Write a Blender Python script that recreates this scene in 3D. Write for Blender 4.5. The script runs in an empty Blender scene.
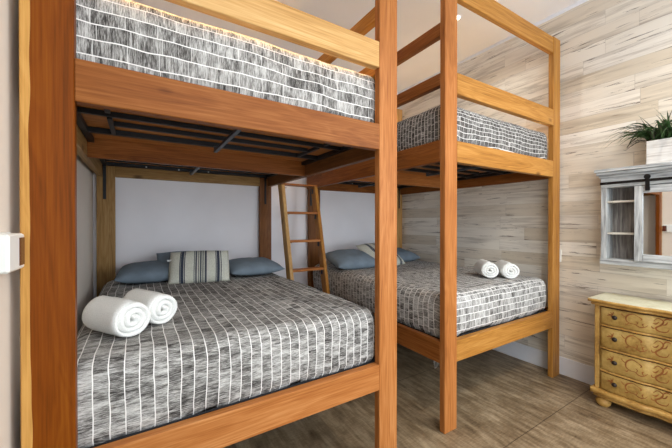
import bpy, bmesh, math, random
from mathutils import Vector, Matrix, noise
random.seed(7)
S = bpy.context.scene
C = S.collection
PI = math.pi

# ------------------------------------------------------------------ materials
def newmat(name):
    m = bpy.data.materials.new(name); m.use_nodes = True
    nt = m.node_tree; nt.nodes.clear()
    out = nt.nodes.new('ShaderNodeOutputMaterial'); b = nt.nodes.new('ShaderNodeBsdfPrincipled')
    nt.links.new(b.outputs[0], out.inputs[0])
    return m, nt, b
def lin(c):
    return tuple((x/255/12.92 if x/255 <= .04045 else ((x/255+.055)/1.055)**2.4) for x in c) + (1,)
def N(nt, t, **kw):
    n = nt.nodes.new(t)
    for k, v in kw.items():
        if k.startswith('i_'):
            key = k[2:]; key = int(key) if key.isdigit() else key.replace('_', ' ')
            n.inputs[key].default_value = v
        else: setattr(n, k, v)
    return n
def mth(nt, op, a, b=None, c=None):
    n = nt.nodes.new('ShaderNodeMath'); n.operation = op
    for i, v in enumerate((a, b, c)):
        if v is None: continue
        if isinstance(v, (int, float)): n.inputs[i].default_value = v
        else: nt.links.new(v, n.inputs[i])
    return n.outputs[0]
def ramp(nt, fac, stops, interp='LINEAR'):
    n = nt.nodes.new('ShaderNodeValToRGB'); n.color_ramp.interpolation = interp
    e = n.color_ramp.elements
    while len(e) < len(stops): e.new(.5)
    for x, (p, c) in zip(e, stops):
        x.position = p; x.color = c if len(c) == 4 else lin(c)
    nt.links.new(fac, n.inputs[0]); return n.outputs[0]
def mix(nt, fac, a, b, mode='MIX'):
    n = nt.nodes.new('ShaderNodeMix'); n.data_type = 'RGBA'; n.blend_type = mode
    for i, v in ((0, fac), (6, a), (7, b)):
        if isinstance(v, (int, float)): n.inputs[i].default_value = v
        elif isinstance(v, tuple): n.inputs[i].default_value = v
        else: nt.links.new(v, n.inputs[i])
    return n.outputs[2]
def bump(nt, b, h, strength=.3, dist=.002):
    n = N(nt, 'ShaderNodeBump', i_Strength=strength, i_Distance=dist)
    nt.links.new(h, n.inputs['Height']); nt.links.new(n.outputs[0], b.inputs['Normal'])
def plain(name, col, rough=.6, metal=0, var=.06, scale=20, spec=.5):
    m, nt, b = newmat(name)
    co = N(nt, 'ShaderNodeTexCoord'); nz = N(nt, 'ShaderNodeTexNoise', i_Scale=scale, i_Detail=4)
    nt.links.new(co.outputs['Object'], nz.inputs[0])
    c = lin(col)
    d = tuple(max(0, x*(1-var*2)) for x in c[:3]) + (1,); e = tuple(min(1, x*(1+var)) for x in c[:3]) + (1,)
    nt.links.new(ramp(nt, nz.outputs[0], [(.3, d), (.7, e)]), b.inputs['Base Color'])
    b.inputs['Roughness'].default_value = rough; b.inputs['Metallic'].default_value = metal
    b.inputs['Specular IOR Level'].default_value = spec
    return m
def wood(name, c_dark, c_mid, c_light, axis, rough=.42, seed=0.0, knots=True, sap=None):
    """solid timber, grain along axis 0/1/2"""
    m, nt, b = newmat(name)
    co = N(nt, 'ShaderNodeTexCoord')
    mp = N(nt, 'ShaderNodeMapping'); mp.inputs['Location'].default_value = (seed*1.7, seed*2.3, seed*3.1)
    sc = [9, 9, 9]; sc[axis] = 1.0
    mp.inputs['Scale'].default_value = sc
    nt.links.new(co.outputs['Object'], mp.inputs[0])
    big = N(nt, 'ShaderNodeTexNoise', i_Scale=1.1, i_Detail=3, i_Distortion=.8)
    nt.links.new(mp.outputs[0], big.inputs[0])
    # growth rings: contours of a stretched noise field
    rings = mth(nt, 'FRACT', mth(nt, 'MULTIPLY', big.outputs[0], 9.0))
    rings = mth(nt, 'ABSOLUTE', mth(nt, 'SUBTRACT', rings, .5))
    mp2 = N(nt, 'ShaderNodeMapping'); s2 = [130, 130, 130]; s2[axis] = 3
    mp2.inputs['Scale'].default_value = s2; nt.links.new(co.outputs['Object'], mp2.inputs[0])
    fine = N(nt, 'ShaderNodeTexNoise', i_Scale=1.0, i_Detail=5, i_Roughness=.65)
    nt.links.new(mp2.outputs[0], fine.inputs[0])
    v = mth(nt, 'ADD', mth(nt, 'MULTIPLY', rings, .22), mth(nt, 'MULTIPLY', fine.outputs[0], .75))
    v = mth(nt, 'ADD', v, mth(nt, 'MULTIPLY', mth(nt, 'SUBTRACT', big.outputs[0], .5), .5))
    col = ramp(nt, v, [(.15, c_dark), (.43, c_mid), (.72, c_light)])
    if knots:
        mk = N(nt, 'ShaderNodeMapping'); sk = [5.5, 5.5, 5.5]; sk[axis] = 2.6
        mk.inputs['Scale'].default_value = sk; mk.inputs['Location'].default_value = (seed, seed*.7, seed*1.3)
        nt.links.new(co.outputs['Object'], mk.inputs[0])
        vo = N(nt, 'ShaderNodeTexVoronoi', i_Scale=1.0); nt.links.new(mk.outputs[0], vo.inputs[0])
        k = ramp(nt, vo.outputs['Distance'], [(.05, (1, 1, 1, 1)), (.13, (0, 0, 0, 1))])
        dk = tuple(x*.35 for x in lin(c_dark)[:3]) + (1,)
        col = mix(nt, mth(nt, 'MULTIPLY', k, .75), col, dk)
    if sap:   # pale sapwood edge left of a wavy line x = sap[0]
        sx = N(nt, 'ShaderNodeSeparateXYZ'); nt.links.new(co.outputs['Object'], sx.inputs[0])
        mz = N(nt, 'ShaderNodeTexNoise', noise_dimensions='1D', i_Scale=2.2, i_Detail=2)
        nt.links.new(sx.outputs[2], mz.inputs['W'])
        e = mth(nt, 'ADD', sap[0], mth(nt, 'MULTIPLY', mth(nt, 'SUBTRACT', mz.outputs[0], .5), .022))
        f = mth(nt, 'LESS_THAN', sx.outputs[0], e)
        pale = ramp(nt, v, [(.15, sap[1]), (.5, sap[2]), (.8, sap[3])])
        col = mix(nt, f, col, pale)
    nt.links.new(col, b.inputs['Base Color'])
    b.inputs['Roughness'].default_value = rough; b.inputs['Specular IOR Level'].default_value = .14
    bump(nt, b, fine.outputs[0], .12, .001)
    return m

def W(tone, axis, seed=0.0, **k):
    pal = {
        'red':    ((90, 46, 16), (132, 76, 32), (160, 104, 54)),
        'deep':   ((104, 50, 12), (140, 74, 22), (160, 92, 36)),
        'orange': ((120, 66, 26), (168, 104, 52), (196, 136, 82)),
        'gold':   ((120, 74, 26), (170, 116, 52), (198, 146, 78)),
        'blond':  ((150, 106, 54), (196, 152, 94), (218, 182, 128)),
        'olive':  ((112, 80, 42), (156, 120, 72), (184, 150, 100)),
        'brown':  ((78, 44, 20), (118, 74, 38), (150, 100, 58)),
        'deck':   ((138, 84, 38), (176, 112, 56), (196, 136, 78)),
    }[tone]
    key = 'wood_%s_%d_%s' % (tone, axis, seed)
    if key in bpy.data.materials and not k: return bpy.data.materials[key]
    return wood(key, *pal, axis, seed=seed, **k)

def fabric(name, swap=False, pitch=.046, cross=.11, cool=False, dens=.5, line=.075, ck=.7):
    """pale cloth, woven white stripes with charcoal dashes between; UV in metres"""
    m, nt, b = newmat(name)
    uv = N(nt, 'ShaderNodeUVMap'); sp = N(nt, 'ShaderNodeSeparateXYZ'); nt.links.new(uv.outputs[0], sp.inputs[0])
    s, t = (sp.outputs[1], sp.outputs[0]) if swap else (sp.outputs[0], sp.outputs[1])
    def vec(a, bb, c=0.0):
        n = nt.nodes.new('ShaderNodeCombineXYZ')
        for i, v in enumerate((a, bb, c)):
            if isinstance(v, (int, float)): n.inputs[i].default_value = v
            else: nt.links.new(v, n.inputs[i])
        return n.outputs[0]
    wob = N(nt, 'ShaderNodeTexNoise', i_Scale=5, i_Detail=2); nt.links.new(vec(s, t), wob.inputs[0])
    ss = mth(nt, 'ADD', s, mth(nt, 'MULTIPLY', mth(nt, 'SUBTRACT', wob.outputs[0], .5), .018))
    a = mth(nt, 'DIVIDE', ss, pitch)
    col_i = mth(nt, 'FLOOR', a); fr = mth(nt, 'ABSOLUTE', mth(nt, 'SUBTRACT', mth(nt, 'FRACT', a), .5))
    stripe = mth(nt, 'GREATER_THAN', fr, .5 - line/2)
    wn = N(nt, 'ShaderNodeTexWhiteNoise', noise_dimensions='1D'); nt.links.new(col_i, wn.inputs['W'])
    tt = mth(nt, 'ADD', mth(nt, 'DIVIDE', t, cross), wn.outputs[0])
    row_i = mth(nt, 'FLOOR', tt)
    frt = mth(nt, 'ABSOLUTE', mth(nt, 'SUBTRACT', mth(nt, 'FRACT', tt), .5))
    crossl = mth(nt, 'GREATER_THAN', frt, .5 - line*pitch/cross/2*.8)
    w2 = N(nt, 'ShaderNodeTexWhiteNoise', noise_dimensions='2D'); nt.links.new(vec(col_i, row_i), w2.inputs['Vector'])
    st = N(nt, 'ShaderNodeTexNoise', i_Scale=1, i_Detail=4, i_Roughness=.8)
    nt.links.new(vec(mth(nt, 'MULTIPLY', ss, 32), mth(nt, 'MULTIPLY', t, 300), mth(nt, 'MULTIPLY', col_i, 3.7)), st.inputs[0])
    st2 = N(nt, 'ShaderNodeTexNoise', i_Scale=1, i_Detail=2)
    nt.links.new(vec(mth(nt, 'MULTIPLY', ss, 10), mth(nt, 'MULTIPLY', t, 42), mth(nt, 'MULTIPLY', col_i, 1.9)), st2.inputs[0])
    v = mth(nt, 'ADD', st.outputs[0], mth(nt, 'MULTIPLY', mth(nt, 'SUBTRACT', st2.outputs[0], .5), .45))
    v = mth(nt, 'ADD', v, mth(nt, 'MULTIPLY', mth(nt, 'SUBTRACT', w2.outputs[0], .5), .10))
    base = ramp(nt, v, [(.33, (52, 49, 47)), (dens-.06, (104, 101, 98)), (dens+.05, (160, 158, 154)), (.68, (202, 200, 196))])
    li = mth(nt, 'MAXIMUM', stripe, mth(nt, 'MULTIPLY', crossl, ck))
    col = mix(nt, li, base, lin((236, 234, 230)))
    nt.links.new(col, b.inputs['Base Color'])
    b.inputs['Roughness'].default_value = .95; b.inputs['Specular IOR Level'].default_value = .15
    h = mth(nt, 'ADD', mth(nt, 'MULTIPLY', st.outputs[0], .6), li)
    bump(nt, b, h, .5, .003)
    return m

M = {}
M['steel'] = plain('black_steel', (26, 27, 30), .45, .3)
M['white_paint'] = plain('white_paint', (240, 237, 240), .8, var=.02, scale=3)
M['ceiling_paint'] = plain('ceiling_paint', (238, 241, 247), .9, var=.015, scale=3)
M['beige_paint'] = plain('beige_paint', (226, 214, 200), .8, var=.02, scale=3)
M['door_paint'] = plain('door_paint', (92, 94, 78), .6, var=.05, scale=5)
M['base_paint'] = plain('baseboard_paint', (232, 234, 240), .45, var=.02, scale=6)
M['plastic'] = plain('white_plastic', (236, 236, 230), .4, var=.01)
M['screen'] = plain('brown_screen', (84, 42, 30), .2, var=.03)
M['blue'] = plain('blue_cotton', (122, 136, 148), .95, var=.08, scale=9, spec=.1)
M['tag'] = plain('white_tag', (232, 232, 232), .8, var=.01)
M['iron'] = plain('dark_iron', (22, 20, 20), .5, .5)
M['knob'] = plain('dark_knob', (44, 32, 26), .4, .2)

def m_towel():
    m, nt, b = newmat('white_terry')
    co = N(nt, 'ShaderNodeTexCoord'); nz = N(nt, 'ShaderNodeTexNoise', i_Scale=260, i_Detail=3)
    nt.links.new(co.outputs['Object'], nz.inputs[0])
    nt.links.new(ramp(nt, nz.outputs[0], [(.3, (226, 226, 222)), (.7, (244, 244, 240))]), b.inputs['Base Color'])
    b.inputs['Roughness'].default_value = 1; b.inputs['Specular IOR Level'].default_value = .1
    bump(nt, b, nz.outputs[0], .7, .004)
    return m
M['towel'] = m_towel()

def m_striped(name, stops):
    m, nt, b = newmat(name)
    uv = N(nt, 'ShaderNodeUVMap'); sp = N(nt, 'ShaderNodeSeparateXYZ'); nt.links.new(uv.outputs[0], sp.inputs[0])
    base, dark = lin((222, 222, 208)), lin((62, 70, 86))
    st = [(0.0, base)]
    for a, c, k in stops:
        cc = tuple(x*k + y*(1-k) for x, y in zip(dark, base))
        st += [(a, cc), (c, base)]
    col = ramp(nt, sp.outputs[0], st, 'CONSTANT')
    nz = N(nt, 'ShaderNodeTexNoise', i_Scale=140, i_Detail=2)
    co = N(nt, 'ShaderNodeTexCoord'); nt.links.new(co.outputs['Object'], nz.inputs[0])
    col = mix(nt, .35, col, ramp(nt, nz.outputs[0], [(.3, (150, 150, 140)), (.7, (255, 255, 255))]), 'MULTIPLY')
    nt.links.new(col, b.inputs['Base Color']); b.inputs['Roughness'].default_value = .95
    bump(nt, b, nz.outputs[0], .3, .002)
    return m
STR = [(.17, .185, 1), (.19, .235, 1), (.245, .26, 1), (.40, .412, 1), (.425, .45, .9), (.47, .482, 1), (.50, .525, .9), (.54, .555, 1), (.575, .61, .95), (.76, .775, 1), (.785, .83, 1), (.845, .86, 1)]
M['stripe'] = m_striped('cream_navy_stripe', STR)

def m_shiplap():
    m, nt, b = newmat('whitewashed_shiplap')
    co = N(nt, 'ShaderNodeTexCoord'); sp = N(nt, 'ShaderNodeSeparateXYZ'); nt.links.new(co.outputs['Object'], sp.inputs[0])
    y, z = sp.outputs[1], sp.outputs[2]
    def vec(a, bb, c=0.0):
        n = nt.nodes.new('ShaderNodeCombineXYZ')
        for i, v in enumerate((a, bb, c)):
            if isinstance(v, (int, float)): n.inputs[i].default_value = v
            else: nt.links.new(v, n.inputs[i])
        return n.outputs[0]
    rz = mth(nt, 'DIVIDE', z, .118); row = mth(nt, 'FLOOR', rz); fz = mth(nt, 'FRACT', rz)
    wr = N(nt, 'ShaderNodeTexWhiteNoise', noise_dimensions='1D'); nt.links.new(row, wr.inputs['W'])
    ry = mth(nt, 'ADD', mth(nt, 'DIVIDE', y, .82), mth(nt, 'MULTIPLY', wr.outputs[0], 7.3)); coli = mth(nt, 'FLOOR', ry); fy = mth(nt, 'FRACT', ry)
    wc = N(nt, 'ShaderNodeTexWhiteNoise', noise_dimensions='2D'); nt.links.new(vec(row, coli), wc.inputs['Vector'])
    tone = wc.outputs[0]
    base = ramp(nt, tone, [(0, (214, 202, 182)), (.25, (226, 217, 202)), (.5, (236, 230, 218)), (.75, (220, 209, 192)), (1, (240, 235, 225))])
    off = mth(nt, 'MULTIPLY', tone, 37.0)
    n1 = N(nt, 'ShaderNodeTexNoise', i_Scale=1, i_Detail=5, i_Roughness=.6, i_Distortion=.4)
    nt.links.new(vec(mth(nt, 'MULTIPLY', y, 2.2), mth(nt, 'MULTIPLY', z, 34), off), n1.inputs[0])
    streak = ramp(nt, n1.outputs[0], [(.42, (0, 0, 0, 1)), (.60, (1, 1, 1, 1))])
    n3 = N(nt, 'ShaderNodeTexNoise', i_Scale=1, i_Detail=3)
    nt.links.new(vec(mth(nt, 'MULTIPLY', y, 1.3), mth(nt, 'MULTIPLY', z, 7), mth(nt, 'ADD', off, 9)), n3.inputs[0])
    patch = ramp(nt, n3.outputs[0], [(.40, (0, 0, 0, 1)), (.68, (1, 1, 1, 1))])
    col = mix(nt, mth(nt, 'MULTIPLY', mth(nt, 'MULTIPLY', streak, patch), .62), base, lin((138, 122, 104)))
    n2 = N(nt, 'ShaderNodeTexNoise', i_Scale=1, i_Detail=6, i_Roughness=.7, i_Distortion=.5)
    nt.links.new(vec(mth(nt, 'MULTIPLY', y, 3.0), mth(nt, 'MULTIPLY', z, 55), mth(nt, 'ADD', off, 3)), n2.inputs[0])
    crack = ramp(nt, n2.outputs[0], [(.60, (0, 0, 0, 1)), (.65, (1, 1, 1, 1))])
    col = mix(nt, mth(nt, 'MULTIPLY', crack, .9), col, lin((86, 70, 56)))
    seam_z = mth(nt, 'LESS_THAN', mth(nt, 'MINIMUM', fz, mth(nt, 'SUBTRACT', 1, fz)), .014)
    seam_y = mth(nt, 'MULTIPLY', mth(nt, 'LESS_THAN', mth(nt, 'MINIMUM', fy, mth(nt, 'SUBTRACT', 1, fy)), .0022), .6)
    seam = mth(nt, 'MAXIMUM', seam_z, seam_y)
    # worn dark edges come and go along the joints
    n4 = N(nt, 'ShaderNodeTexNoise', i_Scale=1, i_Detail=3)
    nt.links.new(vec(mth(nt, 'MULTIPLY', y, 3), row), n4.inputs[0])
    sw = ramp(nt, n4.outputs[0], [(.42, (.12, .12, .12, 1)), (.62, (1, 1, 1, 1))])
    col = mix(nt, mth(nt, 'MULTIPLY', seam, mth(nt, 'MULTIPLY', sw, .6)), col, lin((110, 96, 82)))
    nt.links.new(col, b.inputs['Base Color']); b.inputs['Roughness'].default_value = .55
    bump(nt, b, mth(nt, 'SUBTRACT', mth(nt, 'MULTIPLY', n1.outputs[0], .3), seam), .5, .002)
    return m
M['shiplap'] = m_shiplap()

def m_floor():
    m, nt, b = newmat('floor_plank_vinyl')
    co = N(nt, 'ShaderNodeTexCoord'); sp = N(nt, 'ShaderNodeSeparateXYZ'); nt.links.new(co.outputs['Object'], sp.inputs[0])
    x, y = sp.outputs[0], sp.outputs[1]
    def vec(a, bb, c=0.0):
        n = nt.nodes.new('ShaderNodeCombineXYZ')
        for i, v in enumerate((a, bb, c)):
            if isinstance(v, (int, float)): n.inputs[i].default_value = v
            else: nt.links.new(v, n.inputs[i])
        return n.outputs[0]
    n1 = N(nt, 'ShaderNodeTexNoise', i_Scale=1, i_Detail=6, i_Roughness=.65)
    nt.links.new(vec(mth(nt, 'MULTIPLY', x, 26), mth(nt, 'MULTIPLY', y, 3.0)), n1.inputs[0])
    n2 = N(nt, 'ShaderNodeTexNoise', i_Scale=1, i_Detail=4, i_Roughness=.6)
    nt.links.new(vec(mth(nt, 'MULTIPLY', x, 8), mth(nt, 'MULTIPLY', y, 5)), n2.inputs[0])
    n3 = N(nt, 'ShaderNodeTexNoise', i_Scale=1, i_Detail=3, i_Roughness=.7)
    nt.links.new(vec(mth(nt, 'MULTIPLY', x, 22), mth(nt, 'MULTIPLY', y, 110)), n3.inputs[0])
    v = mth(nt, 'ADD', mth(nt, 'MULTIPLY', n1.outputs[0], .55), mth(nt, 'MULTIPLY', n2.outputs[0], .45))
    v = mth(nt, 'ADD', v, mth(nt, 'MULTIPLY', mth(nt, 'SUBTRACT', n3.outputs[0], .5), .22))
    col = ramp(nt, v, [(.34, (88, 70, 50)), (.48, (130, 110, 84)), (.60, (160, 140, 112)), (.73, (186, 168, 140))])
    fy = mth(nt, 'FRACT', mth(nt, 'DIVIDE', mth(nt, 'SUBTRACT', y, 1.045), .92))
    fy = mth(nt, 'MINIMUM', fy, mth(nt, 'SUBTRACT', 1, fy))
    seam = mth(nt, 'LESS_THAN', fy, .0032)
    col = mix(nt, mth(nt, 'MULTIPLY', seam, .7), col, lin((70, 52, 38)))
    nt.links.new(col, b.inputs['Base Color']); b.inputs['Roughness'].default_value = .42; b.inputs['Specular IOR Level'].default_value = .3
    bump(nt, b, mth(nt, 'SUBTRACT', n1.outputs[0], seam), .15, .002)
    return m
M['floor'] = m_floor()

def m_greywood(name, axis, light=(206, 210, 210), mid=(166, 170, 172), dark=(98, 98, 98)):
    m, nt, b = newmat(name)
    co = N(nt, 'ShaderNodeTexCoord'); mp = N(nt, 'ShaderNodeMapping')
    s = [75, 75, 75]; s[axis] = 5; mp.inputs['Scale'].default_value = s
    nt.links.new(co.outputs['Object'], mp.inputs[0])
    n = N(nt, 'ShaderNodeTexNoise', i_Scale=1, i_Detail=5, i_Roughness=.65); nt.links.new(mp.outputs[0], n.inputs[0])
    nt.links.new(ramp(nt, n.outputs[0], [(.28, dark), (.46, mid), (.64, light)]), b.inputs['Base Color'])
    b.inputs['Roughness'].default_value = .7; bump(nt, b, n.outputs[0], .2, .001)
    return m
M['grey_v'] = m_greywood('weathered_grey_vertical', 2); M['grey_h'] = m_greywood('weathered_grey_horizontal', 1)
M['grey_back'] = m_greywood('weathered_grey_dark', 2, (150, 146, 142), (112, 108, 106), (64, 60, 60))
M['planter'] = m_greywood('whitewashed_board', 1, (236, 236, 234), (216, 214, 210), (150, 146, 142))
M['shelf'] = plain('shelf_edge', (214, 208, 196), .6, var=.06)

def m_dresser(name, col, dark, light):
    m, nt, b = newmat(name)
    co = N(nt, 'ShaderNodeTexCoord'); n = N(nt, 'ShaderNodeTexNoise', i_Scale=7, i_Detail=6, i_Roughness=.65)
    nt.links.new(co.outputs['Object'], n.inputs[0])
    n2 = N(nt, 'ShaderNodeTexNoise', i_Scale=60, i_Detail=3); nt.links.new(co.outputs['Object'], n2.inputs[0])
    v = mth(nt, 'ADD', mth(nt, 'MULTIPLY', n.outputs[0], .8), mth(nt, 'MULTIPLY', n2.outputs[0], .25))
    nt.links.new(ramp(nt, v, [(.33, dark), (.5, col), (.68, light)]), b.inputs['Base Color'])
    b.inputs['Roughness'].default_value = .5
    return m
M['mustard'] = m_dresser('aged_mustard', (178, 144, 76), (134, 98, 42), (200, 170, 102))
M['edge'] = m_dresser('worn_edge', (176, 134, 66), (96, 60, 26), (200, 162, 92))
M['groove'] = plain('dark_groove', (70, 40, 20), .6, var=.1)
M['dtop'] = m_dresser('pale_crackled_top', (208, 204, 176), (184, 172, 136), (222, 220, 196))
M['paint'] = plain('russet_paint', (152, 92, 42), .6, var=.15, scale=40)
M['leaf'] = plain('leaf_green', (52, 84, 40), .5, var=.25, scale=12)
M['leaf2'] = plain('leaf_dark', (52, 52, 40), .6, var=.2, scale=12)
m, nt, b = newmat('mirror_glass'); b.inputs['Base Color'].default_value = (.86, .87, .86, 1); b.inputs['Metallic'].default_value = 1; b.inputs['Roughness'].default_value = .02
M['mirror'] = m
def emis(name, col, s):
    m, nt, b = newmat(name); b.inputs['Base Color'].default_value = (0.8, .8, .8, 1)
    b.inputs['Emission Color'].default_value = lin(col); b.inputs['Emission Strength'].default_value = s
    return m
M['led'] = emis('warm_led', (255, 200, 120), 34)
M['lamp'] = emis('downlight_lens', (255, 244, 226), 6)
M['sky'] = emis('window_daylight', (226, 236, 255), 5)
M['fab_long'] = fabric('bedspread_cloth_stripes_long', False, ck=.25)
M['fab_cross'] = fabric('bedspread_cloth_stripes_cross', True, pitch=.05, cross=.1, ck=.5)
M['fab_brick'] = fabric('bedspread_cloth_brick', True, pitch=.048, cross=.055, line=.1, dens=.47)
M['fab_fine'] = fabric('bedspread_cloth_fine', True, pitch=.03, cross=.045, line=.10, dens=.60)

# ------------------------------------------------------------------ helpers
def obj(name, bm, mat, parent=None, smooth=False):
    me = bpy.data.meshes.new(name)
    bmesh.ops.recalc_face_normals(bm, faces=bm.faces)
    if smooth:
        for f in bm.faces: f.smooth = True
    bm.to_mesh(me); bm.free()
    for mm in (mat if isinstance(mat, (list, tuple)) else [mat]): me.materials.append(mm)
    o = bpy.data.objects.new(name, me); C.objects.link(o)
    if parent: o.parent = parent
    return o
def tag(o, label, cat, group=None):
    o['label'] = label; o['category'] = cat
    if group: o['group'] = group
    return o
def thing(name, label, cat, loc=(0, 0, 0), group=None, rz=0):
    o = bpy.data.objects.new(name, None); C.objects.link(o); o.location = loc; o.rotation_euler = (0, 0, rz)
    o.empty_display_size = .05
    return tag(o, label, cat, group)
def struct(name, bm, mat):
    o = obj(name, bm, mat); o['kind'] = 'structure'; return o
def box(bm, x0, x1, y0, y1, z0, z1, bev=.003, mi=0):
    vs = [bm.verts.new((x, y, z)) for x in (x0, x1) for y in (y0, y1) for z in (z0, z1)]
    idx = [(0, 1, 3, 2), (4, 6, 7, 5), (0, 4, 5, 1), (2, 3, 7, 6), (0, 2, 6, 4), (1, 5, 7, 3)]
    fs = [bm.faces.new([vs[i] for i in f]) for f in idx]
    for f in fs: f.material_index = mi
    if bev:
        es = list({e for f in fs for e in f.edges})
        r = bmesh.ops.bevel(bm, geom=es, offset=bev, segments=1, affect='EDGES')
        for f in r['faces']: f.material_index = mi
    return bm
def B(*a, **k): return box(bmesh.new(), *a, **k)
def part(name, mat, parent, *a, bev=.003): return obj(name, B(*a, bev=bev), mat, parent)
def tube(bm, pts, r, n=8, mi=0, cap=True):
    pts = [Vector(p) for p in pts]; rings = []
    rr = r if isinstance(r, (list, tuple)) else [r]*len(pts)
    for i, p in enumerate(pts):
        d = (pts[min(i+1, len(pts)-1)] - pts[max(i-1, 0)]).normalized()
        a = d.orthogonal().normalized() if i == 0 else (a - d*a.dot(d)).normalized()
        bb = d.cross(a)
        rings.append([bm.verts.new(p + (a*math.cos(2*PI*k/n) + bb*math.sin(2*PI*k/n))*rr[i]) for k in range(n)])
    for i in range(len(rings)-1):
        for k in range(n):
            f = bm.faces.new((rings[i][k], rings[i][(k+1) % n], rings[i+1][(k+1) % n], rings[i+1][k])); f.material_index = mi
    if cap:
        for rg in (rings[0], rings[-1]):
            f = bm.faces.new(rg); f.material_index = mi
    return bm
def lathe(bm, prof, c, axis='z', n=20, mi=0):
    rings = []
    for r, h in prof:
        rg = []
        for k in range(n):
            a = 2*PI*k/n; u, v = r*math.cos(a), r*math.sin(a)
            p = {'z': (u, v, h), 'x': (h, u, v), 'y': (u, h, v)}[axis]
            rg.append(bm.verts.new((c[0]+p[0], c[1]+p[1], c[2]+p[2])))
        rings.append(rg)
    for i in range(len(rings)-1):
        for k in range(n):
            f = bm.faces.new((rings[i][k], rings[i][(k+1) % n], rings[i+1][(k+1) % n], rings[i+1][k])); f.material_index = mi
    for rg in (rings[0], rings[-1]):
        f = bm.faces.new(rg); f.material_index = mi
    return bm

# ------------------------------------------------------------------ room
XL, XR, YB, YR, ZC = -.335, 3.185, 3.362, -.95, 3.235
DY = 1.175        # the left wall ends in a door here
struct('floor', B(XL-.1, XR+.1, -2.6, YB+.1, -.1, 0, bev=0), M['floor'])
struct('ceiling', B(XL-.1, XR+.1, YR-.1, YB+.1, ZC, ZC+.1, bev=0), M['ceiling_paint'])
struct('wall_back', B(XL-.1, XR+.1, YB, YB+.1, 0, ZC, bev=0), M['white_paint'])
struct('wall_right', B(XR, XR+.1, YR-.1, YB, 0, ZC, bev=0), M['shiplap'])
bm = B(XL-.1, XL, DY, YB, 0, ZC, bev=0)
box(bm, XL-.1, XL, YR-.1, .25, 0, ZC, bev=0); box(bm, XL-.1, XL, .25, DY, 2.1, ZC, bev=0)
struct('wall_left', bm, M['beige_paint'])
d = struct('door_1', B(XL-.06, XL-.02, .25, DY, 0, 2.1, bev=.002), M['door_paint'])
o = obj('door_handle', tube(tube(bmesh.new(), [(XL-.02, .34, 1.0), (XL+.03, .34, 1.0)], .011), [(XL+.03, .335, 1.0), (XL+.03, .45, 1.0)], .009), M['steel'], d)
bm = B(XR-.014, XR, .0, YB, 0, .155, bev=.004); box(bm, XR-.014, XR, YR, -.0, 0, .155, bev=.004)
struct('baseboard_right', bm, M['base_paint'])
struct('baseboard_back', B(XL, XR-.014, YB-.014, YB, 0, .155, bev=.004), M['base_paint'])
struct('trim_1', B(XR-.012, XR, YR, YB, ZC-.03, ZC, bev=.003), M['ceiling_paint'])

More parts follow.
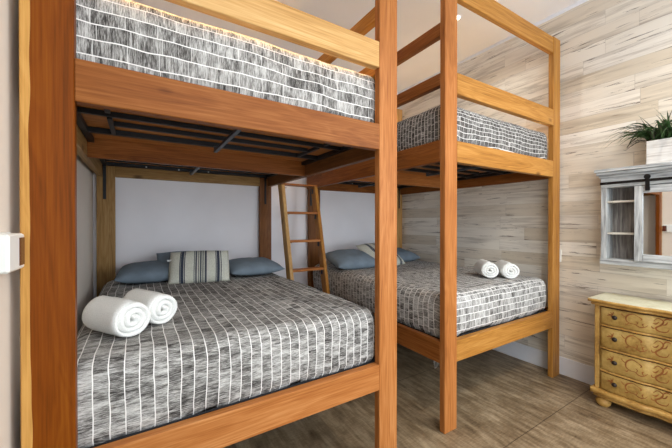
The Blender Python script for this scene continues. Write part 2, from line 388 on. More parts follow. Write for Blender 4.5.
# ------------------------------------------------------------------ bunk beds
YF, YBK = 1.31, 3.342     # front and back of the frames
def bunk(name, label, x0, x1, pw, tones, zt, nbars, post_mats=None):
    """posts x0..x0+pw and x1-pw..x1; tones: dict of wood tones"""
    t = thing(name, label, 'bunk bed', (x0, YF, 0), 'timber bunk beds')
    L = x1 - x0; D = YBK - YF; T = .042
    def p(nm, mat, *a, **k): return part(nm, mat, t, *a, **k)
    # four posts
    p('post', tones['fl'], 0, pw, 0, T, 0, 2.96)
    p('post', tones['fr'], L-pw, L, 0, T, 0, 2.96)
    bo, bw = tones.get('blo', (0, pw))
    p('post', tones['bl'], bo, bo+bw, D-T, D, 0, 2.96)
    p('post', tones['br'], L-pw, L, D-T, D, 0, 2.96)
    pq = T+.0005
    # front rails
    p('foot_rail', tones['low'], pw, L-pw, 0, T, .437, .577)
    p('foot_rail', tones['up'], pw, L-pw, 0, T, 1.745, 1.885)
    p('guard_rail', tones['guard'], pw, L-pw, 0, T, 2.19, 2.33)
    p('top_rail', tones['top'], pw-.02, L-pw+.02, .004, T, 2.82, 2.957)
    # back rails
    p('head_rail', tones['back'], pw, L-pw, D-T+.001, D, 1.745, 1.885)
    p('head_rail', tones['back'], pw, L-pw, D-T+.001, D, .437, .577)
    # side rails, flush with the posts' outer faces
    for sx in (0, 1):
        a, b = ((0, T) if sx == 0 else (L-T, L))
        k = 'sl' if sx == 0 else 'sr'
        p('side_rail', tones[k], a, b, pq, D-pq, .437, .577)
        p('side_rail', tones[k], a, b, pq, D-pq, 1.745, 1.885)
    a, b = (L-T, L) if tones['ladder_side'] == 'r' else (0, T)
    p('side_guard_rail', tones['sg'], a, b, pq, D-pq, 2.235, 2.315)
    p('side_top_rail', tones['sg'], a, b, pq, D-pq, 2.555, 2.64)
    # middle beam
    p('cross_beam', tones['mid'], T, L-T, 1.075, 1.115, 1.745, 1.885)
    p('cross_beam', tones['mid'], T, L-T, 1.075, 1.115, .40, .50)
    # plank deck
    for i in range(6):
        w_ = (D-2*T-.04)/6
        bm = bmesh.new()
        xs = [T+.006, T+.006+(L-2*T)*random.uniform(.3, .7), L-T-.006]
        for q in range(2):
            box(bm, xs[q]+.001, xs[q+1]-.001, T+.02+i*w_, T+.02+(i+1)*w_-.004, 1.864, 1.876, bev=.001)
        obj('deck_plank', bm, W('deck', 0, i*1.3), t)
    # black steel frames
    e = .030
    for z0, lvl in ((1.834, 1), (.515, 0)):
        yb2 = 1.073 if lvl else D-T-.006
        bm = bmesh.new()
        box(bm, T+.005, L-T-.005, T+.006, T+.006+e, z0, z0+.028, bev=.001)
        if lvl: box(bm, T+.005, L-T-.005, .795, .795+e, z0, z0+.028, bev=.001)
        box(bm, T+.005, L-T-.005, D-T-.04, D-T-.006, z0, z0+.028, bev=.001)
        box(bm, T+.005, T+.005+e, T+.04, D-T-.04, z0, z0+.028, bev=.001)
        box(bm, L-T-.005-e, L-T-.005, T+.04, D-T-.04, z0, z0+.028, bev=.001)
        fr = obj('steel_frame', bm, M['steel'], t)
        if lvl == 0:
            obj('mattress_base', B(T+.03, L-T-.03, T+.02, D-T-.05, z0+.029, .571, bev=.004), M['navy'], t)
            continue
        for y in (.32, .47, .625, 1.30, 1.45, 1.60, 1.75):
            x_a, x_b = T+.036, L-T-.036
            if y == .625: x_a, x_b = .20, L-.25
            obj('steel_slat', B(x_a, x_b, y-.010, y+.010, z0+.004, z0+.027, bev=.001), M['steel'], fr)
        for x in (.19, L-.24):
            obj('steel_tie', B(x-.010, x+.010, .26, .40, z0-.002, z0+.018, bev=.001), M['steel'], fr)
            obj('steel_tie', B(x-.010, x+.010, .485, .794, z0-.002, z0+.018, bev=.001), M['steel'], fr)
        for ya, yb_ in ((.16, .80), (1.45, 1.93)):
            xc = L*.468
            bm = B(xc-.011, xc+.011, ya, yb_, z0-.036, z0-.018, bev=.002)
            for q in (ya, yb_-.02): box(bm, xc-.011, xc+.011, q, q+.02, z0-.019, z0+.002, bev=.001)
            obj('centre_support', bm, M['sheen_steel'], fr)
        for x in (.36, .62, .88):
            obj('bolt', lathe(bmesh.new(), [(.0001, -.006), (.007, -.005), (.007, 0)], (x, D-T-.041, z0+.010), 'y', 8), M['bolt'], fr)
    for x in ((pw*.35, pw*.35+.022), (L-pw*.62, L-pw*.62+.022)):
        obj('steel_bracket', box(B(x[0], x[1], D-T-.006, D-T-.0005, 1.55, 1.83, bev=.001), x[0], x[1], D-T-.05, D-T-.006, 1.825, 1.832, bev=.001), M['steel'], t)
    return t
M['sheen_steel'] = plain('steel_bluish_sheen', (78, 88, 98), .4, .5)  # black bar; its bluish reflections are put into the base colour
M['navy'] = plain('dark_navy_cloth', (30, 33, 40), .9, var=.05)
M['bolt'] = plain('zinc', (190, 194, 200), .3, .8)

SAP = (.024, (150, 100, 42), (196, 146, 78), (214, 170, 104))
t1 = dict(fl=wood('wood_post_dark_sap', (84, 40, 3), (118, 58, 6), (138, 76, 14), 2, seed=3.3, sap=SAP, knots=False), fr=W('orange', 2, 1.0),
          bl=W('olive', 2, 2.0), br=W('brown', 2, 3.0), low=W('orange', 0, 4.0), up=W('red', 0, 5.0),
          guard=W('blond', 0, 6.0), top=W('gold', 0, 7.0), back=W('olive', 0, 8.0), sl=W('olive', 1, 9.0),
          sr=W('brown', 1, 9.5), sg=W('gold', 1, 10.0), mid=W('red', 0, 11.0), ladder_side='r')
bed1 = bunk('bunk_bed', 'tall open timber bunk bed on the left, dark reddish near post with pale edge', -.308, 1.232, .13, t1, 2.96, 4)
t2 = dict(fl=W('orange', 2, 12.0), fr=W('gold', 2, 13.0), bl=W('brown', 2, 14.0), br=W('blond', 2, 15.0),
          low=W('gold', 0, 16.0), up=W('gold', 0, 17.0), guard=W('gold', 0, 18.0), top=W('gold', 0, 19.0),
          back=W('red', 0, 20.0), sl=W('red', 1, 21.0), sr=W('red', 1, 22.0), sg=W('red', 1, 23.0), mid=W('orange', 0, 24.0), ladder_side='l', blo=(.03, .15))
bed2 = bunk('bunk_bed', 'golden timber bunk bed standing against the whitewashed plank wall', 1.64, 3.152, .118, t2, 2.96, 4)
ROT2 = math.radians(-.8); bed2.rotation_euler[2] = ROT2

# ------------------------------------------------------------------ bedspreads
def spread(x0, x1, y0, y1, z0, z1, r=.085, amp=.006, seed=0, res=.03, puff=.012, hem=.006):
    bm = bmesh.new(); uvl = bm.loops.layers.uv.new('UVMap')
    lo, hi = Vector((x0, y0, z0)), Vector((x1, y1, z1))
    cache = {}
    def vert(p):
        key = tuple(round(c, 4) for c in p)
        if key in cache: return cache[key]
        inner_lo = lo + Vector((r, r, r*.35)); inner_hi = hi - Vector((r, r, r))
        c = Vector([min(max(p[i], inner_lo[i]), inner_hi[i]) for i in range(3)])
        dd = p - c
        q = p.copy()
        if dd.length > 1e-6:
            rr = r if p.z > c.z or p.z >= inner_lo.z else r
            nrm = dd.normalized()
            if p.z < inner_lo.z: q = Vector((c.x, c.y, p.z)) + Vector((dd.x, dd.y, 0)).normalized()*(r*(1-.22*((inner_lo.z-p.z)/(r*.35))**2)) if (dd.x or dd.y) else p.copy()
            else: q = c + nrm*r
        else: nrm = Vector((0, 0, 1))
        h = (q.z - z0)/(z1-z0)
        n1 = noise.noise(Vector((q.x*3.1+seed, q.y*3.1, q.z*5)))*amp*1.3 + noise.noise(Vector((q.x*9+seed, q.y*9, q.z*9)))*amp*.7
        nz = Vector((nrm.x, nrm.y, nrm.z))
        q = q + nz*n1
        q += Vector((nrm.x, nrm.y, 0))*puff*math.sin(PI*min(max(h, 0), 1))
        if h < .25: q.z += hem*noise.noise(Vector((q.x*11+seed, q.y*11, 0)))
        v = bm.verts.new(q); cache[key] = (v, Vector(q)); return cache[key]
    def lins(a, b):
        n = max(2, int(round((b-a)/res))); return [a+(b-a)*i/n for i in range(n+1)]
    X, Y, Z = lins(x0, x1), lins(y0, y1), lins(z0, z1)
    def face(ps, kind):
        vv = [vert(Vector(p)) for p in ps]
        if len({id(v[0]) for v in vv}) < 4: return
        f = bm.faces.new([v[0] for v in vv]); f.smooth = True
        for lp, (v, q) in zip(f.loops, vv):
            drop = z1 - q.z
            if kind == 't': uv = (q.x, q.y)
            elif kind == 'f': uv = (q.x, q.y - drop*1.0)
            elif kind == 'b': uv = (q.x, q.y + drop)
            elif kind == 'l': uv = (q.x - drop, q.y)
            else: uv = (q.x + drop, q.y)
            lp[uvl].uv = uv
    for i in range(len(X)-1):
        for j in range(len(Y)-1):
            face([(X[i], Y[j], z1), (X[i+1], Y[j], z1), (X[i+1], Y[j+1], z1), (X[i], Y[j+1], z1)], 't')
            face([(X[i], Y[j], z0), (X[i], Y[j+1], z0), (X[i+1], Y[j+1], z0), (X[i+1], Y[j], z0)], 't')
    for i in range(len(X)-1):
        for j in range(len(Z)-1):
            face([(X[i], y0, Z[j]), (X[i+1], y0, Z[j]), (X[i+1], y0, Z[j+1]), (X[i], y0, Z[j+1])], 'f')
            face([(X[i], y1, Z[j]), (X[i], y1, Z[j+1]), (X[i+1], y1, Z[j+1]), (X[i+1], y1, Z[j])], 'b')
    for i in range(len(Y)-1):
        for j in range(len(Z)-1):
            face([(x0, Y[i], Z[j]), (x0, Y[i], Z[j+1]), (x0, Y[i+1], Z[j+1]), (x0, Y[i+1], Z[j])], 'l')
            face([(x1, Y[i], Z[j]), (x1, Y[i+1], Z[j]), (x1, Y[i+1], Z[j+1]), (x1, Y[i], Z[j+1])], 'r')
    return bm
G = 'striped bedspreads on the bunk mattresses'
YM = 3.285
o = obj('bedspread', spread(-.255, 1.15, 1.362, YM, .572, .865, r=.075, seed=1), M['fab_long'])
tag(o, 'grey and white striped bedspread on lower left bunk, under the larger towel rolls', 'bedspread', G)
o = obj('bedspread', spread(-.255, 1.15, 1.362, YM, 1.880, 2.185, r=.06, seed=2), M['fab_cross'])
tag(o, 'grey striped bedspread on upper left bunk, glowing along its top edge', 'bedspread', G)
bs2 = obj('bedspread', spread(1.70, 3.065, 1.362, YM, .572, .865, r=.07, seed=3), M['fab_brick'])
tag(bs2, 'grey and white patterned bedspread on lower right bunk beside the plank wall', 'bedspread', G)
bm = bmesh.new(); uvl = bm.loops.layers.uv.new('UVMap')
gr = [[bm.verts.new((1.69+.16*(i/6) + .0*j, 1.47+.012*math.sin(i*1.3+j), .60-(.30*(j/5))*(1-abs(i/6-.4)*1.25))) for i in range(7)] for j in range(6)]
for j in range(5):
    for i in range(6):
        f = bm.faces.new((gr[j][i], gr[j][i+1], gr[j+1][i+1], gr[j+1][i]))
        for lp in f.loops: lp[uvl].uv = (lp.vert.co.x, lp.vert.co.z)
bmesh.ops.solidify(bm, geom=bm.faces[:], thickness=.006)
c = obj('hanging_corner', bm, M['fab_brick'], bs2, smooth=True); c['label'] = 'loose cloth corner hanging below the bed rail'
o = obj('bedspread', spread(1.70, 3.065, 1.362, YM, 1.880, 2.155, r=.06, seed=4), M['fab_fine'])
tag(o, 'dark speckled grey bedspread on upper right bunk', 'bedspread', G)

RM = Matrix.Translation((1.64, 1.31, 0)) @ Matrix.Rotation(ROT2, 4, 'Z') @ Matrix.Translation((-1.64, -1.31, 0))
bs2.matrix_world = RM; o.matrix_world = RM
# ------------------------------------------------------------------ pillows
def pillow_bm(w, d, h, seed=0, n=22):
    bm = bmesh.new(); uvl = bm.loops.layers.uv.new('UVMap'); top = {}; bot = {}
    for i in range(n+1):
        for j in range(n+1):
            u, v = -1+2*i/n, -1+2*j/n
            pin = 1 - .09*(abs(u)**2)*(1-abs(v)**2)*0 
            x = w/2*u*(1-.07*(1-u*u)*0-.06*(v*v)*(1-.0) *(abs(u)) + .05*(abs(u*v)**3))
            y = d/2*v*(1-.06*(u*u)*abs(v) + .05*(abs(u*v)**3))
            e = max(0, (1-abs(u)**3.0))**.55*max(0, (1-abs(v)**3.0))**.55
            wr = noise.noise(Vector((u*2.3+seed, v*2.3, seed)))*.12 + noise.noise(Vector((u*6+seed, v*5, 2)))*.05
            z = h/2*e*(1+wr)
            top[i, j] = bm.verts.new((x, y, z))
            bot[i, j] = top[i, j] if i in (0, n) or j in (0, n) else bm.verts.new((x, y, -z*.85))
    for i in range(n):
        for j in range(n):
            for g, fl in ((top, 0), (bot, 1)):
                ks = [(i, j), (i+1, j), (i+1, j+1), (i, j+1)]
                if fl: ks = ks[::-1]
                f = bm.faces.new([g[k] for k in ks]); f.smooth = True
                for lp, k in zip(f.loops, ks): lp[uvl].uv = (k[0]/n, k[1]/n)
    return bm
def pillow(name, label, w, d, h, loc, rot, mat, seed, group):
    o = obj(name, pillow_bm(w, d, h, seed), mat); o.location = loc; o.rotation_euler = [math.radians(a) for a in rot]
    return tag(o, label, 'pillow', group)
GP = 'blue grey pillows on the lower bunks'
pillow('pillow', 'blue grey pillow lying flat at left of the striped pillow, lower left bunk', .46, .42, .15, (.075, 3.03, .937), (6, 0, -4), M['blue'], 1, GP)
pb = pillow('pillow', 'blue grey pillow propped behind the striped pillow on lower left bunk', .36, .30, .12, (.31, 3.08, .968), (50, 0, 6), M['blue'], 2, GP)
pillow('pillow', 'blue grey pillow lying flat beside the ladder, right of the striped pillow', .50, .44, .14, (.895, 2.93, .935), (5, 0, 4), M['blue'], 3, GP)
GS = 'striped throw pillows'
ps = pillow('striped_pillow', 'cream pillow with navy stripes leaning on lower left bunk', .46, .30, .13, (.425, 2.80, .985), (52, 0, -10), M['stripe'], 4, GS)
t = obj('care_tag', B(-.245, -.20, -.002, .002, -.012, .014, bev=.0005), M['tag'], ps); t.location = (0, .06, .01)
pillow('pillow', 'blue grey pillow left of the striped one on lower right bunk', .52, .42, .16, (1.955, 2.80, .948), (14, 0, -4), M['blue'], 5, GP)
pillow('pillow', 'blue grey pillow at the plank wall on lower right bunk', .46, .42, .15, (2.80, 2.98, .935), (10, 0, 6), M['blue'], 6, GP)
pillow('striped_pillow', 'cream pillow with dark stripes lying between blue pillows on lower right bunk', .50, .42, .14, (2.38, 2.80, .975), (32, 0, 10), M['stripe'], 7, GS)

# ------------------------------------------------------------------ rolled towels
def towel_bm(R_, L_, turns=3.1, seed=0):
    bm = bmesh.new(); th = .97*R_/turns/1.25
    n = int(turns*26); nl = 12; a0 = .9
    def rad(a): return R_*(.10 + .90*a/(turns*2*PI))
    outer, inner = [], []
    for s_, lst in ((th*.62, outer), (-th*.62, inner)):
        for k in range(n+1):
            a = turns*2*PI*k/n
            r = min(max(rad(a) + s_, .002), R_)
            row = []
            for j in range(nl+1):
                q = j/nl; e = abs(2*q-1)
                edge = (s_/abs(s_))*-1*th*.28*max(0, (e-.78)/.22)**2
                sag = 1 + .03*noise.noise(Vector((a*.6+seed, q*3, seed)))
                x = L_*(q-.5) + .006*noise.noise(Vector((a, q+seed, 1))) + (.010*(1-r/R_)*(1 if q > .5 else -1) if e > .9 else 0)
                rr = (r+edge)*sag
                y = rr*math.cos(a+a0); z = rr*math.sin(a+a0)
                if z < 0: z *= .90
                row.append(bm.verts.new((x, y, z)))
            lst.append(row)
    for k in range(n):
        for j in range(nl):
            bm.faces.new((outer[k][j], outer[k+1][j], outer[k+1][j+1], outer[k][j+1]))
            bm.faces.new((inner[k][j], inner[k][j+1], inner[k+1][j+1], inner[k+1][j]))
        bm.faces.new((outer[k][0], inner[k][0], inner[k+1][0], outer[k+1][0]))
        bm.faces.new((outer[k][nl], outer[k+1][nl], inner[k+1][nl], inner[k][nl]))
    for k in (0, n):
        for j in range(nl):
            bm.faces.new((outer[k][j], outer[k][j+1], inner[k][j+1], inner[k][j]))
    return bm
def towel(label, c, ang, R_, L_, seed, grp):
    o = obj('rolled_towel', towel_bm(R_, L_, seed=seed), M['towel'], smooth=True)
    o.location = c; o.rotation_euler = (0, 0, math.radians(ang)); return tag(o, label, 'towel', grp)
GT = 'rolled white towels on the lower bunks'
towel('white rolled towel on lower left bunk, the one nearer the dark post', (-0.084, 1.658, .944), 122, .082, .24, 1.0, GT)
towel('white rolled towel on lower left bunk, half behind the nearer roll', (0.039, 1.781, .941), 118, .078, .24, 5.0, GT)
towel('white rolled towel on lower right bunk, left one of the pair', (2.624, 1.649, .938), 50, .075, .22, 9.0, GT)
towel('white rolled towel on lower right bunk, right one of the pair nearer the corner post', (2.733, 1.532, .938), 50, .073, .22, 13.0, GT)

# ------------------------------------------------------------------ ladder
LX0, LX1 = 1.236, 1.658
la = thing('bunk_ladder', 'wooden four-tread ladder leaning between the two bunk beds', 'ladder', ((LX0+LX1)/2, 2.75, 0))
zt_, yt_, yb_ = 1.742, 3.02, 2.60
def lad_pt(z): return yb_ + (yt_-yb_)*z/zt_
for sx, m_, in ((LX0, W('blond', 2, 31.0)), (LX1-.036, W('gold', 2, 32.0))):
    bm = bmesh.new(); ox = la.location.x; oy = la.location.y
    x0, x1 = sx-ox, sx+.036-ox
    prof = [(lad_pt(0)-oy, 0), (lad_pt(0)+.10-oy, 0), (lad_pt(zt_)+.10-oy, zt_), (lad_pt(zt_)-oy, zt_)]
    a = [bm.verts.new((x0, y, z)) for y, z in prof]; b2 = [bm.verts.new((x1, y, z)) for y, z in prof]
    bm.faces.new(a); bm.faces.new(b2[::-1])
    for i in range(4): bm.faces.new((a[i], b2[i], b2[(i+1) % 4], a[(i+1) % 4]))
    bmesh.ops.bevel(bm, geom=bm.edges[:], offset=.003, segments=1, affect='EDGES')
    obj('stile', bm, m_, la)
for i, z in enumerate((1.742, 1.463, 1.172, .883, .59, .30)):
    y = lad_pt(z) - la.location.y
    if i == 0: obj('tread', B(LX0-.002-la.location.x, LX1+.002-la.location.x, y-.003, y+.105, z, z+.018), W('orange', 0, 33.0), la)
    else: obj('tread', B(LX0+.037-la.location.x, LX1-.037-la.location.x, y+.004, y+.098, z-.024, z), W('orange', 0, 33.0+i), la)
    for s_ in (0, 1):
        xa = LX1-.037-la.location.x-.004 if s_ else LX0+.037-la.location.x
        obj('corner_bracket', box(B(xa, xa+.004, y+.03, y+.065, z-.075, z-.026, bev=.0008), xa-(.03 if s_ else 0), xa+(.004 if s_ else .034), y+.03, y+.065, z-.029, z-.0255, bev=.0008), M['steel'], la)

# ------------------------------------------------------------------ LED strips under guard rails
GL = 'warm light strips over the upper bunks'
def led(label, pts):
    bm = bmesh.new()
    box(bm, *pts, bev=0)
    tag(obj('light_strip', bm, M['led']), label, 'light strip', GL)
led('warm light strip on plank wall behind the upper right bedspread', (3.172, 3.184, 1.46, 3.2, 2.11, 2.125))
led('warm light strip on the inner face of upper left guard rail', (-.16, 1.08, 1.3525, 1.357, 2.222, 2.234))
led('warm light strip inside the side guard rail of upper left bunk', (1.181, 1.189, 2.2, 3.0, 2.24, 2.248))

# ------------------------------------------------------------------ dresser
DX, DYL, DYR, DZ = 2.865, .942, -.14, .745     # front plane, left (far) and right (near) ends
dr = thing('painted_dresser', 'mustard yellow four-drawer dresser with russet scrolls against plank wall', 'dresser', ((DX+3.17)/2, (DYL+DYR)/2, 0))
ox, oy = dr.location.x, dr.location.y
mid = (DYL+DYR)/2; half = (DYL-DYR)/2
def serp(y, a=.011):
    """block-front outline: bulges near both ends, recessed in the middle (towards -X is out)"""
    q = abs(y-mid)/half
    if q > .94: return 0.0
    if q > .80: return a*math.sin((.94-q)/.14*PI/2)
    if q > .52: return a
    if q > .40: return a*(math.cos((.52-q)/.12*PI)*.5+.5) - .006*(1-(math.cos((.52-q)/.12*PI)*.5+.5))
    return -.006 + .004*math.cos(q/.40*PI/2)
def slab(bm, z0, z1, xf, xb, y0, y1, a=.011, n=64, lip=.004, mi=0, sc=1.0):
    """slab with serpentine front edge"""
    rows = []
    for zz, ins in ((z0, lip), (z0+lip, 0), (z1-lip, 0), (z1, lip)):
        rows.append([bm.verts.new((xf + ins - serp(mid+(y-mid)*sc, a) - ox, (y+(ins if y == y0 else (-ins if y == y1 else 0))) - oy, zz)) for y in [y0+(y1-y0)*k/n for k in range(n+1)]])
    back = [[bm.verts.new((xb-ox, y-oy, zz)) for y in (y0, y1)] for zz in (z0, z1)]
    for r in range(3):
        for k in range(n):
            f = bm.faces.new((rows[r][k], rows[r][k+1], rows[r+1][k+1], rows[r+1][k])); f.material_index = mi; f.smooth = abs(rows[r][k].co.z-rows[r+1][k].co.z) > lip*1.5
    f = bm.faces.new(rows[0] + [back[0][1], back[0][0]]); f.material_index = mi
    f = bm.faces.new(rows[3] + [back[1][1], back[1][0]]); f.material_index = mi
    for e in (0, -1):
        f = bm.faces.new([rows[r][e] for r in range(4)] + [back[1][e], back[0][e]]); f.material_index = mi
    f = bm.faces.new((back[0][0], back[0][1], back[1][1], back[1][0])); f.material_index = mi
    return bm
bm = slab(bmesh.new(), .768, .790, DX-.045, 3.168, DYR-.03, DYL+.028, lip=.006)
for f in bm.faces: f.material_index = 0 if abs(f.calc_center_median().z-.79) < .001 else 1
slab(bm, .746, .768, DX-.028, 3.168, DYR-.015, DYL+.014, lip=.006, mi=1)
obj('dresser_top', bm, [M['dtop'], M['edge']], dr)
bm = slab(bmesh.new(), .125, .746, DX+.012, 3.165, DYR, DYL, lip=.001)
obj('carcass', bm, M['mustard'], dr)
bm = slab(bmesh.new(), .095, .130, DX-.03, 3.165, DYR-.018, DYL+.016, lip=.008)
slab(bm, .070, .095, DX-.008, 3.165, DYR-.004, DYL+.004, lip=.004)
obj('base_moulding', bm, M['edge'], dr)
# corner stiles (left and right edges of the front)
for y0, y1 in ((DYL-.028, DYL), (DYR, DYR+.028)):
    obj('corner_stile', B(DX-ox, DX+.03-ox, y0-oy, y1-oy, .13, .746), M['edge'], dr)
def scroll(bm, pts, y0, z0, zo, r=.0021, w=None):
    """a painted stroke following the drawer face"""
    P = [Vector((p[0], p[1])) for p in pts]
    out = []
    m_ = 6
    for i in range(len(P)-1):
        p0, p1, p2, p3 = P[max(i-1, 0)], P[i], P[i+1], P[min(i+2, len(P)-1)]
        for k in range(m_):
            t = k/m_
            out.append(.5*((2*p1) + (p2-p0)*t + (2*p0-5*p1+4*p2-p3)*t*t + (3*p1-p0-3*p2+p3)*t**3))
    out.append(P[-1]); n = len(out); L, Rr = [], []
    for i, p in enumerate(out):
        d = (out[min(i+1, n-1)]-out[max(i-1, 0)]).normalized(); nn = Vector((-d.y, d.x))
        ww = r*.75*(.35+1.5*math.sin(PI*min(max(i/(n-1), .05), .95)))
        for s_, lst in ((1, L), (-1, Rr)):
            q = p + nn*ww*s_; y = y0 + q.x; z = z0 + q.y
            lst.append(bm.verts.new((zo - serp(y) - .0012 - ox, y-oy, z)))
    for i in range(n-1):
        f = bm.faces.new((L[i], L[i+1], Rr[i+1], Rr[i])); f.material_index = 2
def leafs(bm, y0, z0, zo, n=5, s=.03, a0=0, spread_=2*PI):
    for k in range(n):
        a = a0 + spread_*k/n
        scroll(bm, [(0, 0), (s*.5*math.cos(a), s*.5*math.sin(a)), (s*math.cos(a+.2), s*math.sin(a+.2))], y0, z0, zo, r=.0034)
rows_z = [(.610, .742), (.444, .600), (.278, .434), (.134, .268)]
for (z0, z1) in rows_z:
    ya, yb = DYR+.034, DYL-.034
    bm = bmesh.new()
    slab(bm, z0+.004, z1-.010, DX-.001, DX+.03, ya+.004, yb-.004, lip=.003, mi=0, n=90)
    slab(bm, z1-.010, z1-.003, DX+.003, DX+.03, ya, yb, lip=.001, mi=1, n=60)
    zc = (z0+z1)/2; zo = DX-.001; H = (z1-z0)/.15
    for sg, side in ((1, 1), (-1, -1)):
        ky = mid + side*(.817-mid)
        def sc_(pts, r=.0021): scroll(bm, [(-side*p[0], p[1]*H) for p in pts], ky, zc+.008, zo, r)
        sc_([(-.035, .0), (-.02, .012), (-.03, .03)]); sc_([(-.045, .012), (-.02, .008), (-.012, .035)], .003)
        sc_([(-.05, -.004), (-.03, .004), (-.012, -.004)], .003); sc_([(-.03, -.012), (-.02, -.004), (-.01, .002)], .0025)
        sc_([(.12, .032), (.095, .045), (.07, .035), (.055, .01), (.06, -.02), (.085, -.03)], .0032)
        sc_([(.07, -.035), (.10, -.03), (.125, -.045), (.15, -.038), (.165, -.02)], .0024)
        sc_([(.055, .01), (.04, .02), (.03, .035)], .002); sc_([(.12, .032), (.135, .02), (.13, .008)], .003)
        sc_([(.11, -.032), (.115, -.015), (.105, -.006)], .002); sc_([(.07, -.03), (.06, -.042), (.05, -.04)], .0025)
        sc_([(.145, -.038), (.14, -.02), (.15, -.012)], .0025)
        # floral cluster in the recessed centre
        sc_([(.19, .02), (.21, .045), (.235, .03), (.225, .0), (.20, -.03), (.215, -.05), (.25, -.045), (.262, -.02)], .0034)
        sc_([(.235, .03), (.25, .05), (.27, .045)], .003); sc_([(.225, .0), (.245, .008), (.255, .03)], .0028)
        sc_([(.20, -.03), (.185, -.035), (.18, -.02)], .0025); sc_([(.215, .02), (.20, .0), (.185, .002)], .003)
        leafs(bm, ky-side*.315, zc-.002, zo, 6, .028, .3)
        scroll(bm, [(-side*.275, -.01), (-side*.295, -.004), (-side*.315, 0)], ky, zc, zo, .002)
    dw = obj('drawer', bm, [M['mustard'], M['groove'], M['paint']], dr)
    for side in (1, -1):
        ky = mid + side*(.817-mid)
        xk = DX-.001-serp(ky)
        obj('knob', lathe(bmesh.new(), [(.0055, 0), (.0055, -.012), (.014, -.018), (.016, -.026), (.011, -.034), (.001, -.036)], (xk-ox, ky-oy, zc+.004), 'x', 16), M['knob'], dw, smooth=True)
    # bead between the drawers
    if z0 > .2: obj('drawer_divider', slab(bmesh.new(), z0-.012, z0, DX-.008, DX+.03, ya, yb, lip=.003), M['edge'], dr)
for yy in (DYL-.045, DYR+.045):
    for xx in (DX+.03, 3.12):
        obj('bun_foot', lathe(bmesh.new(), [(.022, .071), (.026, .066), (.040, .052), (.046, .036), (.042, .018), (.030, .004), (.024, 0)], (xx-ox, yy-oy, 0), 'z', 24), M['edge'], dr, smooth=True)

# ------------------------------------------------------------------ barn-door mirror cabinet
cab = thing('mirror_cabinet', 'weathered grey wall cabinet with sliding mirror door above dresser', 'cabinet', (XR, .55, 1.03))
cx, cy, cz = cab.location
Y0, Y1 = .10, .966
def cp(nm, mat, x0, x1, y0, y1, z0, z1, bev=.002, par=cab): return obj(nm, B(x0-cx, x1-cx, y0-cy, y1-cy, z0-cz, z1-cz, bev=bev), mat, par)
cp('back_panel', M['grey_back'], XR-.016, XR-.002, Y0, Y1, 1.045, 1.70)
for y in (Y1-.037, .740, .32, Y0): cp('upright', M['grey_v'], 3.05, XR-.016, y, y+.037 if y not in (.740,) else y+.03, 1.045, 1.70)
cp('bottom_board', M['grey_h'], 3.042, XR-.002, Y0-.006, Y1+.004, 1.030, 1.072)
for z in (1.268, 1.510):
    for ya, yb in ((.771, Y1-.037), (Y0+.037, .32)): cp('shelf', M['shelf'], 3.058, XR-.016, ya, yb, z-.008, z+.006)
cp('header_board', M['grey_h'], 3.045, XR-.016, Y0, Y1, 1.618, 1.695)
bm = bmesh.new()
for x, z0, z1, e in ((3.035, 1.695, 1.712, .008), (3.018, 1.712, 1.735, .02), (3.005, 1.735, 1.758, .03)):
    box(bm, x-cx, XR-.002-cx, Y0-e-cy, Y1+e-cy, z0-cz, z1-cz, bev=.002)
obj('crown', bm, M['grey_h'], cab)
rail = cp('door_track', M['iron'], 3.012, 3.018, Y0+.01, Y1-.005, 1.638, 1.658)
for y in (Y0+.05, .5, Y1-.04):
    obj('track_bolt', lathe(bmesh.new(), [(.008, 0), (.008, -.009), (.004, -.012)], (3.012-cx, y-cy, 1.648-cz), 'x', 10), M['iron'], rail)
    obj('standoff', lathe(bmesh.new(), [(.006, 0), (.006, .03)], (3.017-cx, y-cy, 1.648-cz), 'x', 10), M['iron'], rail)
# door: frame boards, mirror, hangers
DA, DB = .345, .765
door = obj('sliding_door', bmesh.new(), M['grey_v'], cab)
bm = bmesh.new(); bm.from_mesh(door.data)
for a in ((DA, DA+.046, 1.072, 1.612), (DB-.046, DB, 1.072, 1.612)):
    box(bm, 3.022-cx, 3.040-cx, a[0]-cy, a[1]-cy, a[2]-cz, a[3]-cz, bev=.002, mi=0)
for a in ((1.072, 1.124), (1.560, 1.612)):
    box(bm, 3.022-cx, 3.040-cx, DA+.047-cy, DB-.047-cy, a[0]-cz, a[1]-cz, bev=.002, mi=1)
bm.to_mesh(door.data); bm.free(); door.data.materials.append(M['grey_h'])
obj('mirror', B(3.030-cx, 3.034-cx, DA+.04-cy, DB-.04-cy, 1.118-cz, 1.566-cz, bev=0), M['mirror'], door)
for y in (DB-.072, DA+.060):
    bm = B(3.008-cx, 3.011-cx, y-.012-cy, y+.012-cy, 1.575-cz, 1.672-cz, bev=.001)
    box(bm, 3.011-cx, 3.021-cx, y-.012-cy, y+.012-cy, 1.575-cz, 1.60-cz, bev=.001)
    lathe(bm, [(.018, 0), (.018, .006)], (3.0015-cx, y-cy, 1.672-cz), 'x', 16)
    obj('hanger', bm, M['iron'], door)

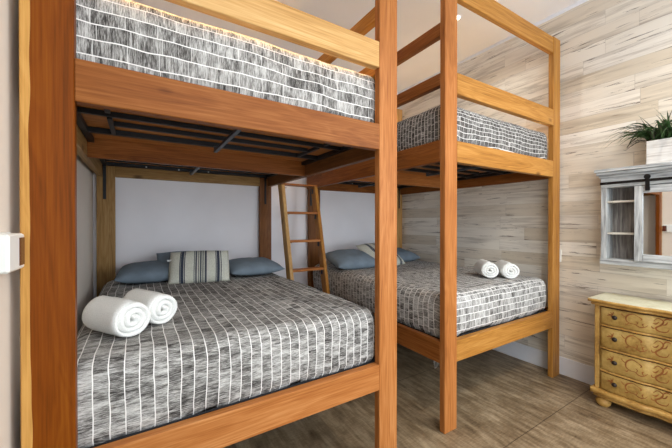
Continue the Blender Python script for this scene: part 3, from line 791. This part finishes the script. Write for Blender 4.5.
# ------------------------------------------------------------------ planter on the cabinet
pl = thing('potted_plant', 'spiky green plant in white wooden box on top of the cabinet', 'plant', (3.095, .55, 1.758))
px, py, pz = pl.location
bm = bmesh.new()
PY0, PY1, PX0, PX1, PH = .37, .705, 3.03, 3.16, .165
box(bm, PX0-px, PX0+.012-px, PY0-py, PY1-py, 0, PH, bev=.002); box(bm, PX1-.012-px, PX1-px, PY0-py, PY1-py, 0, PH, bev=.002)
box(bm, PX0+.013-px, PX1-.013-px, PY0-py, PY0+.012-py, 0, PH, bev=.002); box(bm, PX0+.013-px, PX1-.013-px, PY1-.012-py, PY1-py, 0, PH, bev=.002)
box(bm, PX0+.013-px, PX1-.013-px, PY0+.013-py, PY1-.013-py, 0, .012, bev=0)
obj('planter_box', bm, M['planter'], pl)
obj('soil', B(PX0+.013-px, PX1-.013-px, PY0+.013-py, PY1-.013-py, .013, PH-.02, bev=0), plain('soil', (48, 36, 28), 1, var=.3, scale=60), pl)
def blades(n, lo, hi, wid, seed, mi_pick):
    rnd = random.Random(seed); bm = bmesh.new()
    for k in range(n):
        y = (PY0+.03 + (PY1-PY0-.04)*rnd.random()**.6)-py; x = rnd.uniform(-.045, .03)
        az = rnd.uniform(0, 2*PI); ln = rnd.uniform(lo, hi); lean = rnd.uniform(.25, 1.15)
        dx, dy = math.cos(az)*.5-.12, math.sin(az)
        if y+py > .60 and rnd.random() < .6: dy = abs(dy); ln *= 1.15; lean = max(lean, .7)
        w = wid*rnd.uniform(.6, 1.2); pts = []
        for i in range(8):
            t = i/7; out = lean*ln*(t**1.25); up = ln*t*(1-.30*lean*t) - (.55*lean*ln*t**3 if lean > .6 else 0)
            pts.append(Vector((x+dx*out, y+dy*out, PH-.022+up)))
        side = Vector((-dy, dx, 0)).normalized()
        prev = None
        for i, p in enumerate(pts):
            ww = w*math.sin(PI*min(1, .18+.82*i/7))**.8 if i < 7 else 0.0006
            ww = max(ww, .0006)
            for cl in (0,):
                p.x = min(p.x, XR-.006-px) if True else p.x
            a, c2, b_ = bm.verts.new(p-side*ww), bm.verts.new(p+Vector((0, 0, -ww*.5))), bm.verts.new(p+side*ww)
            for q in (a, c2, b_): q.co.x = min(q.co.x, XR-.004-px)
            if prev:
                for u, v in ((0, 1), (1, 2)):
                    f = bm.faces.new((prev[u], prev[v], (a, c2, b_)[v], (a, c2, b_)[u])); f.material_index = mi_pick(rnd)
            prev = (a, c2, b_)
    return bm
o = obj('foliage', blades(190, .17, .31, .0075, 5, lambda r: 0 if r.random() < .85 else 1), [M['leaf'], M['leaf2']], pl); o['kind'] = 'stuff'
bm = bmesh.new()
rnd = random.Random(3)
for ang, ln, dn in ((.1, .17, .07), (.35, .15, .02), (-.2, .13, .05)):
    pts = [(-.02+ .01*i*math.sin(ang), PY1-.03-py + ln*(i/8)*math.cos(ang)*.9, PH-.02 + .06*math.sin(PI*.62*i/8) - dn*(i/8)**2) for i in range(9)]
    tube(bm, pts, [.002]*8+[.0006], 5)
    for i in range(4, 9):
        for s_ in (-1, 1):
            p = Vector(pts[i]); tube(bm, [p, p+Vector((s_*.008, .015, .006))], [.0016, .0005], 4)
o = obj('grass_stem', bm, M['leaf2'], pl)

# ------------------------------------------------------------------ wall bits
ds = thing('wall_thermostat', 'small white box with brown screen on left wall, overlapping the dark post', 'thermostat', (XL, 1.245, 1.26))
tx, ty, tz = ds.location
obj('housing', box(B(0, .038, 1.178-ty, 1.313-ty, 1.212-tz, 1.318-tz, bev=.006), -.0, .010, 1.185-ty, 1.306-ty, 1.208-tz, 1.322-tz, bev=.002), M['plastic'], ds)
obj('screen', B(.0375, .0395, 1.262-ty, 1.307-ty, 1.224-tz, 1.306-tz, bev=.0005), M['screen'], ds)
ol = thing('wall_outlet', 'white electrical plate on plank wall beside the golden bed post', 'outlet', (XR, 1.322, 1.055))
obj('cover_plate', B(-.010, 0, -.035, .035, -.057, .057, bev=.003), M['plastic'], ol)
for z in (-.022, .022): obj('socket', B(-.0125, -.0095, -.017, .017, z-.014, z+.014, bev=.001), M['plastic'], ol)

# ceiling lights
GD = 'recessed ceiling lights'
def down(x, y, label, power, r=.045, spot=150):
    t = thing('recessed_light', label, 'ceiling light', (x, y, ZC), GD)
    obj('trim_ring', lathe(bmesh.new(), [(r, -.001), (r+.014, -.004), (r+.018, -.001), (r+.018, 0)], (0, 0, 0), 'z', 28), M['white_paint'], t)
    obj('lens', lathe(bmesh.new(), [(.001, -.004), (r*.98, -.004), (r*.98, -.002)], (0, 0, 0), 'z', 28), M['lamp'], t)
    l = bpy.data.lights.new('downlight', 'SPOT'); l.energy = power; l.spot_size = math.radians(spot); l.spot_blend = .6; l.shadow_soft_size = .05
    l.color = (1, .90, .76); lo = bpy.data.objects.new('downlight', l); C.objects.link(lo); lo.location = (x, y, ZC-.02)
down(2.475, 1.85, 'small recessed light in ceiling seen beside the second bunk post', 14, r=.028)
down(2.35, -.35, 'recessed light in ceiling over the open floor near the dresser', 60)
down(.75, -.55, 'recessed light in ceiling above the camera side of the left bunk', 40)

def area(name, loc, rot, sx, sy, e, col):
    l = bpy.data.lights.new(name, 'AREA'); l.shape = 'RECTANGLE'; l.size = sx; l.size_y = sy; l.energy = e; l.color = col
    o = bpy.data.objects.new(name, l); C.objects.link(o); o.location = loc; o.rotation_euler = [math.radians(a) for a in rot]; return o
area('window_light', (3.05, -1.6, 1.75), (90, 0, 38), 1.1, 1.4, 26, (.80, .90, 1))

w = bpy.data.worlds.new('world'); S.world = w; w.use_nodes = True
w.node_tree.nodes['Background'].inputs[0].default_value = (.84, .92, 1, 1); w.node_tree.nodes['Background'].inputs[1].default_value = 1.9

# ------------------------------------------------------------------ camera
cam = bpy.data.cameras.new('camera'); cam.sensor_width = 36; cam.lens = 312.5/672*36; cam.clip_start = .02
co = bpy.data.objects.new('camera', cam); C.objects.link(co)
co.location = (0, 0, 1.35); co.rotation_euler = (math.radians(90-.26), 0, math.radians(-32.15))
S.camera = co
S.view_settings.view_transform = 'Standard'; S.view_settings.look = 'None'
S.view_settings.exposure = 0.76; S.view_settings.gamma = 1; S.view_settings.use_curve_mapping = False
